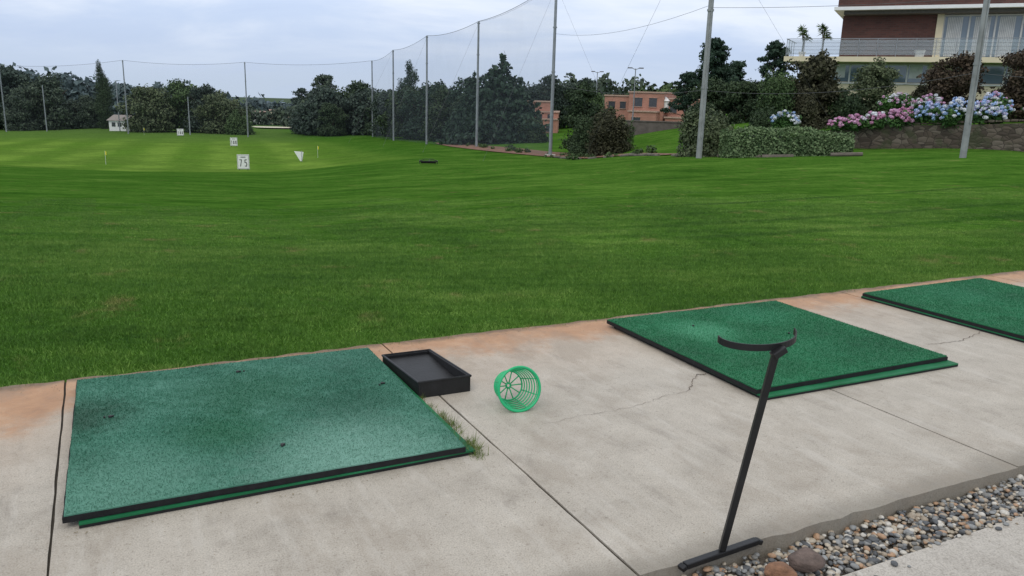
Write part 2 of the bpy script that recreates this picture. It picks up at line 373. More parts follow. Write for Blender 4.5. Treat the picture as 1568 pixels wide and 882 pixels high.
def ribbon(name,pts,wd,mat,z=.003,seg=14,jit=.012):
    P=[];
    for a,b in zip(pts[:-1],pts[1:]):
        for i in range(seg):
            f=i/seg;P.append((a[0]+(b[0]-a[0])*f+random.uniform(-jit,jit),a[1]+(b[1]-a[1])*f+random.uniform(-jit,jit)))
    P.append(pts[-1]);V=[];k=len(P)
    for i,(x,y) in enumerate(P):
        dx=P[min(i+1,k-1)][0]-P[max(i-1,0)][0];dy=P[min(i+1,k-1)][1]-P[max(i-1,0)][1];l=math.hypot(dx,dy)+1e-6
        ww=wd*(.25+random.random()*.7)
        V+=[(x-dy/l*ww,y+dx/l*ww,z),(x+dy/l*ww,y-dx/l*ww,z)]
    F=[(2*i,2*i+1,2*i+3,2*i+2) for i in range(k-1)]
    return mesh_np(name,V,F,[mat])
M_crack=simple('crack',(.14,.11,.085),.95)
ribbon('pavement_crack',[(1.10,4.33),(1.05,4.31),(.96,4.07)],.0038,M_crack)
ribbon('pavement_crack',[(.96,4.07),(.59,3.79),(.16,3.55)],.0015,simple('faint_crack',(.20,.165,.135),.95))
ribbon('pavement_crack',[(3.26,5.39),(2.97,5.14),(2.70,5.03)],.0034,M_crack)
# fine loose grit and clippings
V=[]
def speck(x,y,l,z=.0035):
    a=random.random()*6.28;w_=l*random.uniform(.15,.6);c,s_=math.cos(a),math.sin(a)
    for u,v_ in ((-l,-w_),(l,-w_),(l,w_),(-l,w_)): V.append((x+u*c-v_*s_,y+u*s_+v_*c,z+random.random()*.001))
def along(p,q,n,sp,l):
    for i in range(n):
        f=random.random();d=abs(random.gauss(0,sp));nx_,ny_=(q[1]-p[1]),-(q[0]-p[0]);ll=math.hypot(nx_,ny_)
        speck(p[0]+(q[0]-p[0])*f+nx_/ll*d,p[1]+(q[1]-p[1])*f+ny_/ll*d,random.uniform(.3,1)*l)
along((-1.52,2.47),(-.12,3.15),90,.02,.0035)
for i in range(380):
    c=L(random.uniform(-1.5,6.5),abs(random.gauss(0,.13)));speck(c.x,c.y,random.uniform(.002,.005))
for i in range(260):
    c=L(random.uniform(-1.5,5.5),random.random()*T1);speck(c.x,c.y,random.uniform(.001,.003))
mesh_np('grass_clippings',V,np.arange(len(V)).reshape(-1,4),[foliage('clipping',(.09,.065,.03),(.26,.21,.11),4)])
# ------------------------------------------------------------------ lawn blades
def blade_patch(name,size,n,h0,h1,wd,mat,lean=.6,circle=False,sy=None):
    P=rng.random((n,2))*np.array([size,sy or size])-np.array([size,sy or size])/2
    if circle:
        P=rng.normal(0,size/3,(n,2))
    ang=rng.random(n)*2*np.pi;h=h0+(h1-h0)*rng.random(n);l=rng.random(n)*lean;ld=rng.random(n)*2*np.pi
    w=wd*(.6+.8*rng.random(n))
    bx=np.cos(ang)*w/2;by=np.sin(ang)*w/2
    V=np.zeros((n,3,3));V[:,0,0]=P[:,0]-bx;V[:,0,1]=P[:,1]-by;V[:,1,0]=P[:,0]+bx;V[:,1,1]=P[:,1]+by
    V[:,2,0]=P[:,0]+np.cos(ld)*h*l;V[:,2,1]=P[:,1]+np.sin(ld)*h*l;V[:,2,2]=h*np.sqrt(1-np.minimum(l*l,.6))
    me=bpy.data.meshes.new(name);V=V.reshape(-1,3).astype(np.float32);F=np.arange(n*3).reshape(-1,3)
    me.vertices.add(n*3);me.vertices.foreach_set('co',V.ravel());me.loops.add(n*3);me.loops.foreach_set('vertex_index',F.ravel().astype(np.int32))
    me.polygons.add(n);me.polygons.foreach_set('loop_start',np.arange(0,n*3,3,dtype=np.int32));me.polygons.foreach_set('loop_total',np.full(n,3,dtype=np.int32))
    me.update(calc_edges=True);me.materials.append(mat);return me
PN=[blade_patch('lawn_patch',1.1,15000,.012,.034,.0038,M_blade,1.2) for _ in range(4)]
PM=[blade_patch('lawn_patch_mid',1.15,7500,.010,.028,.005,M_blade,1.2) for _ in range(3)]
PF=[blade_patch('lawn_patch_far',1.2,2500,.008,.022,.007,M_blade,1.2) for _ in range(3)]
lawn=empty('lawn_grass')
k=0
for i in range(-8,30):
    for j in range(0,19):
        s=i+.5;t=-(j+.5)-(.05 if j==0 else 0);c=L(s,t)
        if c.y<2.8 or c.y>14+random.random()*4 or abs(c.x)>c.y*.70+1.2: continue
        me=random.choice(PN if c.y<7+random.random()*3.5 else PM if c.y<10+random.random()*4.5 else PF)
        ob=bpy.data.objects.new('grass_patch',me);zc=terr(c.x,c.y)-(.04 if c.y<9 else 0)
        dzx=(terr(c.x+.5,c.y)-terr(c.x-.5,c.y));dzy=(terr(c.x,c.y+.5)-terr(c.x,c.y-.5))
        nrm=Vector((-dzx,-dzy,1)).normalized()
        q=Vector((0,0,1)).rotation_difference(nrm)
        ob.rotation_mode='QUATERNION';ob.rotation_quaternion=q@Euler((0,0,A+random.randint(0,3)*math.pi/2)).to_quaternion()
        ob.location=(c.x,c.y,zc-.002+(.042 if c.y<9 else 0));link(ob,lawn);k+=1
tuft=[blade_patch('edge_tuft',.10,90,.03,.065,.0045,M_blade,1.0,True) for _ in range(4)]
for i in range(520):
    s=random.uniform(-5,13);c=L(s,random.gauss(-.012,.02))
    ob=bpy.data.objects.new('edge_tuft',random.choice(tuft));ob.location=(c.x,c.y,-.035);ob.rotation_euler=(0,0,random.random()*6);sc=random.uniform(.5,1.15);ob.scale=(sc,sc,sc*.9);link(ob,lawn)
for i in range(900):
    c=L(random.uniform(-3.5,9),-random.random()**1.3*6)
    ob=bpy.data.objects.new('grass_clump',random.choice(tuft));ob.location=(c.x,c.y,terr(c.x,c.y)-.004);ob.rotation_euler=(0,0,random.random()*6);sc=random.uniform(.5,.85);ob.scale=(sc*1.3,sc*1.3,sc);link(ob,lawn)
M_weed=foliage('weed_blades',(.05,.10,.02),(.20,.24,.07),8)
wd_=empty('weed_tuft')
wt=[blade_patch('weed',.07,40,.02,.065,.003,M_weed,1.2,True) for _ in range(3)]
for i in range(26):
    f=random.random();x=-.47+(.33)*f;y=3.83-.66*f
    ob=bpy.data.objects.new('weed',random.choice(wt));ob.location=(x+random.gauss(.022,.010),y+random.gauss(.008,.012),0);ob.rotation_euler=(0,0,random.random()*6);sc=.4+.7*f*random.random()+.2;ob.scale=(sc,)*3;link(ob,wd_)
# ------------------------------------------------------------------ golf mats
def golf_mat(cx,cy,rz,mt,lower,w=1.5,d=1.47):
    e=empty('golf_mat',(cx,cy,0),rz)
    def slab(z0,z1,i):
        n=20;pts=[]
        for a,b in (((-w/2+i,-d/2+i),(w/2-i,-d/2+i)),((w/2-i,-d/2+i),(w/2-i,d/2-i)),((w/2-i,d/2-i),(-w/2+i,d/2-i)),((-w/2+i,d/2-i),(-w/2+i,-d/2+i))):
            for k in range(n):
                f=k/n;pts.append((a[0]+(b[0]-a[0])*f+random.uniform(-1,1)*.002,a[1]+(b[1]-a[1])*f+random.uniform(-1,1)*.002))
        kk=len(pts);V=[(x,y,z1) for x,y in pts]+[(x,y,z0) for x,y in pts]
        return V,[tuple(range(kk))]+[(kk+q,kk+(q+1)%kk,(q+1)%kk,q) for q in range(kk)]
    b=MB();b.add(*slab(.022,.044,0));b.obj('rubber_base',[M_rubber],e)
    b=MB();b.add(*slab(.0445,.05,.004));b.obj('turf_top',[mt],e)
    ob=bpy.data.objects.new('turf_fibres',blade_patch('turf_fibre',w-.006,90000,.004,.009,.003,mt,1.1,sy=d-.006));ob.location=(0,0,.049);link(ob,e)
    lx,ly,lr=lower
    b=MB();b.box(-w/2,w/2,-d/2,d/2,.002,.0125,0);o=b.obj('lower_mat_base',[M_rubber],e,(lx,ly,0),lr)
    b=MB();b.box(-w/2,w/2,-d/2,d/2,.013,.0205,0);o=b.obj('lower_mat_turf',[M_turf2],e,(lx,ly,0),lr)
    return e
m1=golf_mat(-1.175,3.507,R(26.2),M_turf1,(.035,-.006,R(1.0)))
m2=golf_mat(1.635,4.95,R(26.6),M_turf2,(.02,-.055,R(-.6)),1.5,1.43)
m3=golf_mat(3.79,5.98,R(28),M_turf2,(0,0.01,0),1.5,1.45)
hb=MB()
for (u,v) in [(.1,.4),(.53,.80),(.5,.12),(.93,.42)]:
    x=-.75+1.5*u;y=.735-1.47*v;hb.tube([(x,y,.050),(x,y,.059)],.008,10,0)
    for k in range(3): 
        xx=x+random.gauss(0,.012);yy=y+random.gauss(0,.006);hb.tube([(xx,yy,.05),(xx,yy,.0585)],.004,6,0)
hb.obj('tee_plugs',[M_ink],m1)
hb=MB()
for (u,v) in [(.3,.25),(.62,.5)]:
    x=-.75+1.5*u;y=.735-1.47*v;hb.tube([(x,y,.050),(x,y,.058)],.007,10,0)
hb.obj('tee_plugs',[M_ink],m2)
# ------------------------------------------------------------------ ball tray
def tray():
    e=empty('ball_tray',(-.462,4.165,0),R(26.5))
    b=MB();w=.142;l=.30;hn=.085;hf=.045;th=.012
    def H(y): return hn+(hf-hn)*(y+l)/(2*l)
    def prism(x0,x1,y0,y1,zb,top):
        V=[(x0,y0,zb),(x1,y0,zb),(x1,y1,zb),(x0,y1,zb),(x0,y0,top(y0)),(x1,y0,top(y0)),(x1,y1,top(y1)),(x0,y1,top(y1))]
        b.add(V,[(0,3,2,1),(4,5,6,7),(0,1,5,4),(1,2,6,5),(2,3,7,6),(3,0,4,7)])
    prism(-w+th,w-th,-l+th,l-th,.001,lambda y:.014+.014*(y+l)/(2*l))
    prism(-w,-w+th,-l,l,.001,H);prism(w-th,w,-l,l,.001,H)
    prism(-w+th,w-th,-l,-l+th,.001,lambda y:hn-.004);prism(-w+th,w-th,l-th,l,.001,lambda y:hf-.002)
    b.tube([(-w,-l,H(-l)),(w,-l,H(-l)),(w,l,H(l)),(-w,l,H(l))],.007,8,0,closed=True)
    b.obj('tray_body',[M_blackp],e,bevel=.003)
    return e
tray()
# ------------------------------------------------------------------ wire ball basket (lying on its side)
def basket():
    b=MB();R0=.108;R1=.074;D=.15
    def ring(z,r,th,n=40): b.tube([(r*math.cos(2*math.pi*i/n),r*math.sin(2*math.pi*i/n),z) for i in range(n)],th,7,0,closed=True)
    ring(0,R0,.0066);ring(.008,R0*.985,.0038)
    for k in range(1,7):
        f=k/7;ring(D*f,R0+(R1-R0)*f,.0031)
    ring(D,R1,.0045)
    for k in range(8):
        a=2*math.pi*(k+.5)/8;c,s=math.cos(a),math.sin(a)
        b.tube([(R0*c,R0*s,0),(R1*c,R1*s,D)],.0028,6,0)
    for k in range(10):
        a=2*math.pi*k/10;b.tube([(0.010*math.cos(a),.010*math.sin(a),D),(R1*math.cos(a),R1*math.sin(a),D)],.0032,6,0)
    ring(D,.012,.005,16)
    ob=b.obj('ball_basket',[M_greenp],smooth=True)
    tilt=math.atan((R0-R1)/D)
    az=R(112)
    d=Vector((math.cos(az)*math.cos(tilt),math.sin(az)*math.cos(tilt),-math.sin(tilt)))
    q=d.to_track_quat('Z','Y');ob.rotation_mode='QUATERNION';ob.rotation_quaternion=q
    ob.location=(.050,3.72,R0*math.cos(tilt)+.004)
    return ob
basket()
# ------------------------------------------------------------------ golf bag stand
def stand():
    e=empty('golf_bag_stand',(.735,2.465,0),0)
    b=MB()
    d=Vector((.29,.17,0)).normalized();n=Vector((-d.y,d.x,0))
    def bar(p0,p1,w,t,upv):
        p0=Vector(p0);p1=Vector(p1);dd=(p1-p0).normalized();sd=dd.cross(upv).normalized();uu=sd.cross(dd)
        V=[]
        for p in (p0,p1):
            for a,c in ((-1,-1),(1,-1),(1,1),(-1,1)): V.append(tuple(p+sd*a*w/2+uu*c*t/2))
        b.add(V,[(0,3,2,1),(4,5,6,7),(0,1,5,4),(1,2,6,5),(2,3,7,6),(3,0,4,7)])
    bar(-d*.165+Vector((0,0,.011)),d*.165+Vector((0,0,.011)),.026,.02,Vector((0,0,1)))
    for sgn in (-1,1):
        bar(d*.165*sgn+Vector((0,0,.011)),d*.183*sgn+Vector((0,0,.004)),.028,.018,Vector((0,0,1)))
    top=Vector((.100,-.03,.735))
    bar((0,0,.02),top,.022,.02,Vector((0,1,0)))
    bar(top+Vector((-.01,0,-.012)),top+Vector((.03,.01,.012)),.03,.022,Vector((0,0,1)))
    b.obj('post_and_foot',[M_steelb],e,bevel=.003)
    c=MB();cen=top+Vector((-.035,.085,.005));V=[];N=28;rad=.122
    for i in range(N+1):
        a=R(178+ (366-178)*i/N);rx=rad*1.02;ry=.085
        x=cen.x+rx*math.cos(a);y=cen.y+ry*math.sin(a)+.02*(i/N);z=cen.z+.035*(i/N)**2.4+.010*(1-i/N)**3
        nx_,ny_=math.cos(a),math.sin(a)
        for dz,dr in ((-.011,0),(.011,0),(.011,.004),(-.011,.004)): V.append((x+nx_*dr,y+ny_*dr,z+dz))
    F=[]
    for i in range(N):
        for j in range(4): F.append((i*4+j,i*4+(j+1)%4,(i+1)*4+(j+1)%4,(i+1)*4+j))
    F+= [(3,2,1,0),(N*4,N*4+1,N*4+2,N*4+3)]
    c.add(V,F);c.obj('cradle_band',[M_steelb],e)
stand()
# ------------------------------------------------------------------ pebbles
def ico(sub=1):
    import bmesh
    bm=bmesh.new();bmesh.ops.create_icosphere(bm,subdivisions=sub,radius=1);V=np.array([v.co[:] for v in bm.verts]);F=np.array([[v.index for v in f.verts] for f in bm.faces]);bm.free();return V,F
IV,IF=ico(2)
def pebbles():
    n=6500;Vs=[];Fs=[];o=0
    for i in range(n):
        s=random.uniform(1.2,7.0);t=T1+.006+random.random()*(T2-T1-.005)
        if random.random()<.006: t=T2+abs(random.gauss(0,.04))
        r=random.uniform(.0055,.0125)*(1.35 if random.random()<.12 else 1)
        sc=np.array([r*random.uniform(.9,1.5),r*random.uniform(.8,1.1),r*random.uniform(.5,.8)])
        a=random.random()*6.28;c,s_=math.cos(a),math.sin(a)
        v=IV*sc*(1+.12*np.sin(IV[:,[1,2,0]]*3+random.random()*6))
        v=np.stack([v[:,0]*c-v[:,1]*s_,v[:,0]*s_+v[:,1]*c,v[:,2]],1)
        p=L(s,t,-.066+random.random()*.024+.03*max(0,(t-T1-.1)) if t<T2 else -.02+sc[2]*.8);v+=np.array(p)
        Vs.append(v);Fs.append(IF+o);o+=len(IV)
    m,nt,bs=newmat('pebble')
    g=nt.nodes.new('ShaderNodeNewGeometry')
    c=ramp(nt,g.outputs['Random Per Island'],[(0,(.09,.095,.10)),(.18,(.24,.245,.24)),(.36,(.33,.27,.20)),(.54,(.40,.25,.15)),(.62,(.45,.39,.30)),(.78,(.18,.175,.16)),(.9,(.54,.51,.45))],'CONSTANT')
    c=mix(nt,.6,c,ramp(nt,noise(nt,g.outputs['Position'],90,3),[(.3,(.6,.6,.6)),(.7,(1.2,1.2,1.2))]),'MULTIPLY')
    nt.links.new(c,bs.inputs['Base Color']);bs.inputs['Roughness'].default_value=.55
    mesh_np('gravel',np.concatenate(Vs),np.concatenate(Fs),[m],smooth=True)
pebbles()
def rock(x,y,z,r,col,seed):
    V,F=ico(3);g=np.random.default_rng(seed);k=g.normal(size=(7,3))
    d=1+sum(.10*np.sin(V@kk*2.2+i) for i,kk in enumerate(k));V=V*d[:,None]
    for q in range(12):
        nn=g.normal(size=3);nn/=np.linalg.norm(nn);dd=V@nn-.62;V=V-np.maximum(dd,0)[:,None]*nn
    V=V*np.array([r*1.4,r*1.0,r*.85])+np.array([x,y,z])
    mesh_np('rock',V,F,[simple('rock_mat',col,.85,0,.5,30,.6)],smooth=False)
rock(.905,2.395,-.005,.048,(.22,.115,.065),3);rock(1.00,2.445,.0,.052,(.13,.095,.08),5)
# ------------------------------------------------------------------ vegetation builders
def cards(P,N,size,asp=.6,rj=.5):
    n=len(P);N=N+rng.normal(0,rj,(n,3));N/=np.linalg.norm(N,axis=1)[:,None]+1e-9
    T=np.cross(N,rng.normal(size=(n,3)));T/=np.linalg.norm(T,axis=1)[:,None]+1e-9
    B=np.cross(N,T);s=size*(.55+.9*rng.random(n))[:,None]
    a=T*s;b=B*s*asp
    V=np.stack([P-a,P-b*.9+a*.1,P+a,P+b*.9+a*.1],1).reshape(-1,3)
    return V
def lobe_points(lobes,dens,size):
    Ps=[];Ns=[]
    for (cx,cy,cz,rx,ry,rz) in lobes:
        area=4*math.pi*((rx*ry+rx*rz+ry*rz)/3);n=max(12,int(area*dens/(size*size)))
        d=rng.normal(size=(n,3));d/=np.linalg.norm(d,axis=1)[:,None]
        r=(.45+.70*rng.random(n)**.75)
        r*=1+.30*np.sin(d[:,0]*5+cx*3)*np.sin(d[:,2]*6+cz*2)
        Ps.append(np.array([cx,cy,cz])+d*r[:,None]*np.array([rx,ry,rz]));Ns.append(d)
    return np.concatenate(Ps),np.concatenate(Ns)
def build_plant(name,lobes,size,mat,dens=.9,wood=None,loc=(0,0,0),asp=.6,extra=None,rj=.8):
    P,N=lobe_points(lobes,dens,size);P[:,2]=np.maximum(P[:,2],.02*size)
    V=cards(P,N,size,asp,rj);F=np.arange(len(V)).reshape(-1,4);mi=np.zeros(len(F),int)
    ob=mesh_np(name,V,F,[mat],loc=loc)
    if wood: wood.obj('trunk',[M_bark],parent=ob)
    return ob
def tree(kind,x,y,zb,H,W,mat,size=None,name=None,dens=.75):
    size=size or max(.055,min(.32,W*.026));wd=MB();lobes=[]
    zb=zb-.25;H=H+.25
    nm={'round':'broadleaf_tree','cypress':'cypress_tree','conifer':'conifer_tree','pine':'pine_tree','bush':'bush'}[kind]
    if kind=='round':
        base=.12*H
        for k in range(30):
            u=random.random();zz=base+(H-base)*(.15+.73*u);rr=W/2*math.sin(math.pi*(.22+.62*u))*.92
            a=random.random()*6.28;q=random.random()**.5
            rl=W*random.uniform(.07,.19);lobes.append((rr*q*math.cos(a),rr*q*math.sin(a),zz,rl*1.1,rl*1.1,min(rl*.75,(H-zz))))
        lobes.append((W*random.uniform(-.1,.1),0,H-W*.14,W*.14,W*.14,W*.14))
        lobes.append((0,0,H*.5,W*.3,W*.3,H*.28))
        for k in range(6):
            a=6.28*k/6;lobes.append((W*.3*math.cos(a),W*.3*math.sin(a),base+W*.1,W*.19,W*.19,W*.16))
        wd.tube([(0,0,-.2),(W*.01,0,H*.25),(-W*.01,W*.01,H*.7)],[W*.045,W*.03,W*.01],7)
        for k in range(5):
            a=random.random()*6.28;wd.tube([(0,0,H*.22+k*.05*H),(W*.16*math.cos(a),W*.16*math.sin(a),H*(.42+.05*k)),(W*.33*math.cos(a),W*.33*math.sin(a),H*(.55+.05*k))],[W*.02,W*.013,W*.005],5)
    elif kind=='cypress':
        for k in range(16):
            f=k/15;rr=W/2*(math.sin(math.pi*min(1,(.12+.86*f)))**.6)*(1-.35*f)
            lobes.append((random.uniform(-.12,.12)*W,random.uniform(-.12,.12)*W,H*(.06+.88*f),max(.12*W,rr),max(.12*W,rr),H*.07))
        wd.tube([(0,0,-.2),(0,0,H*.9)],[W*.07,W*.01],6)
    elif kind=='conifer':
        nl=14
        for k in range(nl):
            f=k/(nl-1);rr=W/2*(1-f)**.65+.02*W;zz=H*(.05+.89*f);m_=max(3,int(10*(1-f)+1))
            for j in range(m_):
                a=6.28*(j+random.random()*.6)/m_;q=.6*rr*random.uniform(.7,1.2)
                lobes.append((q*math.cos(a),q*math.sin(a),zz-.02*H+random.uniform(-.025,.025)*H,rr*.44,rr*.44,H*.05))
        lobes.append((0,0,H*.965,W*.03,W*.03,H*.04))
        wd.tube([(0,0,-.2),(0,0,H*.97)],[W*.04,W*.006],7)
    elif kind=='pine':
        wd.tube([(0,0,-.2),(W*.03,0,H*.4),(-W*.02,W*.02,H*.92)],[W*.045,W*.03,W*.008],7)
        for k in range(30):
            f=.34+.60*k/29;a=k*2.4+random.random();q=W*.36*random.uniform(.4,1.1)*(1.25-f)*1.3
            c=(q*math.cos(a),q*math.sin(a),H*f+.02*H)
            lobes.append((*c,W*random.uniform(.09,.16),W*random.uniform(.09,.16),H*random.uniform(.025,.045)))
            wd.tube([(0,0,H*(f-.07)),c],[W*.012,W*.004],5)
        lobes.append((0,0,H*.95,W*.12,W*.12,H*.05))
    elif kind=='bush':
        for k in range(17):
            a=random.random()*6.28;q=random.random()**.5*W*.32;zz=H*random.uniform(.25,.74)
            rl=W*random.uniform(.12,.22);lobes.append((q*math.cos(a),q*math.sin(a),zz,rl,rl,min(H-zz,H*.3)))
        for k in range(6):
            a=6.28*k/6;lobes.append((W*.3*math.cos(a),W*.3*math.sin(a),H*.2,W*.2,W*.2,H*.2))
        for k in range(4):
            a=k*1.7;wd.tube([(0,0,-.1),(W*.15*math.cos(a),W*.15*math.sin(a),H*.6)],[W*.02,W*.006],5)
    return build_plant(name or nm,lobes,size,mat,dens,wd,(x,y,zb))
G_dark=foliage('foliage_dark',(.014,.030,.018),(.066,.100,.046),.5)
G_dkhaze=foliage('foliage_dark_haze',(.034,.052,.043),(.088,.118,.074),.3)  # distance haze put into the leaf colour: lifted darks, less contrast
G_dkhaze2=foliage('foliage_dark_blue_haze',(.028,.046,.042),(.070,.098,.072),.3)  # bluer variant, aerial haze painted in the base colour
G_mid=foliage('foliage_mid',(.024,.048,.020),(.095,.15,.055),.5)
G_olive=foliage('foliage_olive',(.040,.060,.034),(.135,.165,.082),.5)
G_con=foliage('foliage_conifer',(.011,.027,.020),(.045,.082,.050),.6)
G_red=foliage('foliage_reddish',(.024,.019,.015),(.088,.064,.040),1.4)
G_brn=foliage('foliage_darkbrown',(.020,.022,.014),(.070,.070,.036),1.2)
G_light=foliage('foliage_light',(.03,.06,.015),(.13,.20,.05),1)
G_hedge=foliage('foliage_hedge',(.030,.065,.022),(.21,.29,.14),3.5)
G_hyd=foliage('foliage_hydrangea',(.02,.06,.02),(.09,.18,.05),1.5)
G_haze=foliage('foliage_haze_distant',(.065,.095,.105),(.105,.145,.14),.06)  # blue-grey haze painted into the leaf colour of far trees
G_haze2=foliage('foliage_distant_hazy',(.14,.19,.23),(.19,.24,.28),.03)  # stronger painted haze for the farthest belt
def T(kind,x,y,zb,zt,W,mat,**k): return tree(kind,x,y,zb,zt-zb,W,mat,**k)
# left side of the range
for i,a in enumerate([(-99,153,-8,4.4,12),(-91,150,-7.8,4.2,11),(-84,149,-7.6,3.0,9),(-108,156,-8,3.6,13),(-79.5,152,-7,-.5,7),(-95,147,-7.8,1.8,7),(-87,145,-7.6,.6,6)]): T('round',*a,[G_dkhaze,G_dkhaze2][i%2])
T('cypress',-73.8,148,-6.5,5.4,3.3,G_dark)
T('round',-62.5,140,-6.6,1.4,8.5,G_olive);T('round',-58.5,146,-6.6,2.6,8.5,G_mid);T('round',-54,143,-6.6,1.9,8,G_dkhaze2);T('round',-50,140,-6.7,.9,7.5,G_olive);T('bush',-46,137,-6.6,-2.2,5,G_mid)
T('pine',-52,200,-6.9,1.8,7,G_dkhaze2);T('pine',-44.4,190,-7,4.8,10,G_dkhaze);T('round',-50,205,-7.5,-1,9,G_haze);T('round',-41,186,-7,1,8,G_dkhaze)
for i,a in enumerate([(-32.5,139,-6.1,1.8,10),(-28.5,143,-6.1,3.1,9),(-24.4,138,-6,2.0,9),(-21,134,-5.7,1.3,8),(-36,142,-6.2,-1.5,6),(-30,134,-6.0,-.5,5)]): T('round',*a,[G_dkhaze2,G_dark][i%2])
T('cypress',-16.6,128,-5.2,6.1,4.2,G_con);T('round',-18.5,124,-5.3,1.7,7,G_dkhaze2)
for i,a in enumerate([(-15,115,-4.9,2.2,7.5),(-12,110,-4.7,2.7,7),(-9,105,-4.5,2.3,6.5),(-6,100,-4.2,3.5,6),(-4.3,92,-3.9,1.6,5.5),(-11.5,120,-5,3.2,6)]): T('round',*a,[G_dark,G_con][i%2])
T('conifer',-1.6,84,-3.4,5.6,9.6,G_con);T('conifer',-4.6,88,-3.7,3.8,6.5,G_con);T('bush',1.4,82,-3.1,-.5,3.5,G_dark)
for i,(x,y,zt,W) in enumerate([(2.2,122,3.2,5),(4.6,120,4.5,6),(7.2,125,3.6,6),(9.8,122,4.2,5.5),(.2,124,2.4,5)]): T('pine' if i%2 else 'round',x,y,-3.4,zt,W,G_dkhaze2)
T('round',4.7,58,-2.4,2.6,3.2,G_dark);T('round',5.6,61,-2.4,2.0,3,G_mid);T('bush',5.9,51.5,-2.2,.9,3.0,G_brn);T('bush',4.5,54,-2.3,.2,2.2,G_dark);T('bush',7.0,53.5,-2.2,0.1,1.6,G_mid)
# right pines
for i,(x,y,zt,W) in enumerate([(17.3,75,6.9,5),(19.2,78,4.6,4.4),(20.6,80,5.2,4.6),(21.9,72,6.6,4),(15.6,77,4,4)]): T('pine',x,y,-1.4,zt,W,G_con,dens=1.4)
for a in [(16.5,70,-1.4,3.4,4),(18.8,68,-1.2,3.2,4),(20.8,66,-1,3.6,4.4),(14.6,66,-1.0,1.4,3.0),(22.5,63,-.5,3.0,4)]: T('round',*a,G_dark)
T('bush',14.2,46,-.9,3.1,2.4,G_mid);T('bush',13.1,44,-1,1.2,1.9,G_dark)
T('round',16.9,48,-.3,4.3,4.3,G_brn);T('bush',16,45.5,-.4,2,2.6,G_brn);T('bush',18.2,46.5,-.2,2.4,2.6,G_dark)
T('round',21.1,49.5,.6,4.2,2.9,G_olive);T('round',23.6,45,1,4.4,3.0,G_red);T('round',26.0,43,1,4.5,3.4,G_red);T('bush',22.3,46,1,2.7,2.4,G_brn);T('round',28.5,42,1,4.6,3.4,G_red)
ob=T('bush',8.6,36.5,-1.1,1.25,2.9,G_olive,size=.07,name='round_shrub')
def hedge():
    n=16000;P=[];N=[]
    Lx=5.1;h=1.25;dp=1.3
    for i in range(n):
        f=random.random();x=random.uniform(-Lx/2,Lx/2)
        top=h*(1-.25*(abs(x)/(Lx/2))**4)+.05*math.sin(x*3)+.03*math.sin(x*9)
        if f<.45: p=(x,-dp/2+random.gauss(0,.06),random.uniform(0,top));nn=(0,-1,.3)
        elif f<.85: p=(x,random.uniform(-dp/2,dp/2),top+random.gauss(0,.05));nn=(0,0,1)
        else: p=(random.choice((-1,1))*Lx/2+random.gauss(0,.05),random.uniform(-dp/2,dp/2),random.uniform(0,top));nn=(1,0,.2)
        P.append(p);N.append(nn)
    V=cards(np.array(P),np.array(N,float),.05,.7,.9);F=np.arange(len(V)).reshape(-1,4)
    ob=mesh_np('trimmed_hedge',V,F,[G_hedge],loc=(11.2,34.2,-.88),rz=R(2))
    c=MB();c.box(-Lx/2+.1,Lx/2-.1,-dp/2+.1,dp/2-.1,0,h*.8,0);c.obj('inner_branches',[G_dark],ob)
hedge()
# distant forest belts
def forest(name,line,mat,size,seg,zr,rr,dens=.8):
    lobes=[]
    for (x0,y0,zt0,zb0),(x1,y1,zt1,zb1) in zip(line[:-1],line[1:]):
        n=max(1,int(math.hypot(x1-x0,y1-y0)/seg))
        for i in range(n):
            f=(i+random.random())/n;x=x0+(x1-x0)*f;y=y0+(y1-y0)*f+random.uniform(-rr,rr)
            zt=zt0+(zt1-zt0)*f+random.uniform(-zr,zr*.6);zb=zb0+(zb1-zb0)*f
            w=rr*random.uniform(.7,1.25);zc=zt-w*.7
            lobes.append((x,y,zc,w,w,w*.8))
            zc-=w*.9
            while zc>zb: lobes.append((x+random.uniform(-.3,.3)*w,y,zc,w*1.1,w,w*.8)); zc-=w*1.1
    P,N=lobe_points(lobes,dens,size);V=cards(P,N,size,.7,.6)
    mesh_np(name,V,np.arange(len(V)).reshape(-1,4),[mat])
forest('distant_forest',[(-260,300,6,-11),(-188,300,6,-11),(-165,305,4,-11),(-140,300,1.5,-12),(-110,300,.5,-12),(-95,310,-3,-12),(-70,310,-3.6,-12)],G_haze,1.0,4,1.6,4.5)
forest('distant_forest',[(-330,560,-2,-20),(-200,560,-7,-20),(-120,560,-8.5,-20),(-30,560,-8,-20),(80,560,-6,-20)],G_haze2,2.0,9,1.8,9)
forest('forest_belt',[(-46,170,-1.2,-7),(-30,170,0,-7),(-8,165,1.6,-6),(4,160,3.0,-4),(14,160,4.6,-3),(22,160,4.2,-3),(28,155,3.6,-2),(45,150,5,-1)],G_dkhaze,.5,2.6,1.4,2.4)
forest('forest_belt',[(9,112,1.8,-3),(16,108,2.6,-2),(24,104,2.9,-1.5),(32,100,3.2,-1)],G_mid,.40,2.2,.6,1.8)
forest('forest_belt',[(-78,215,-3.2,-9),(-60,220,-4,-9),(-52,222,-3.6,-9)],G_dkhaze,.5,3,.8,2.2)
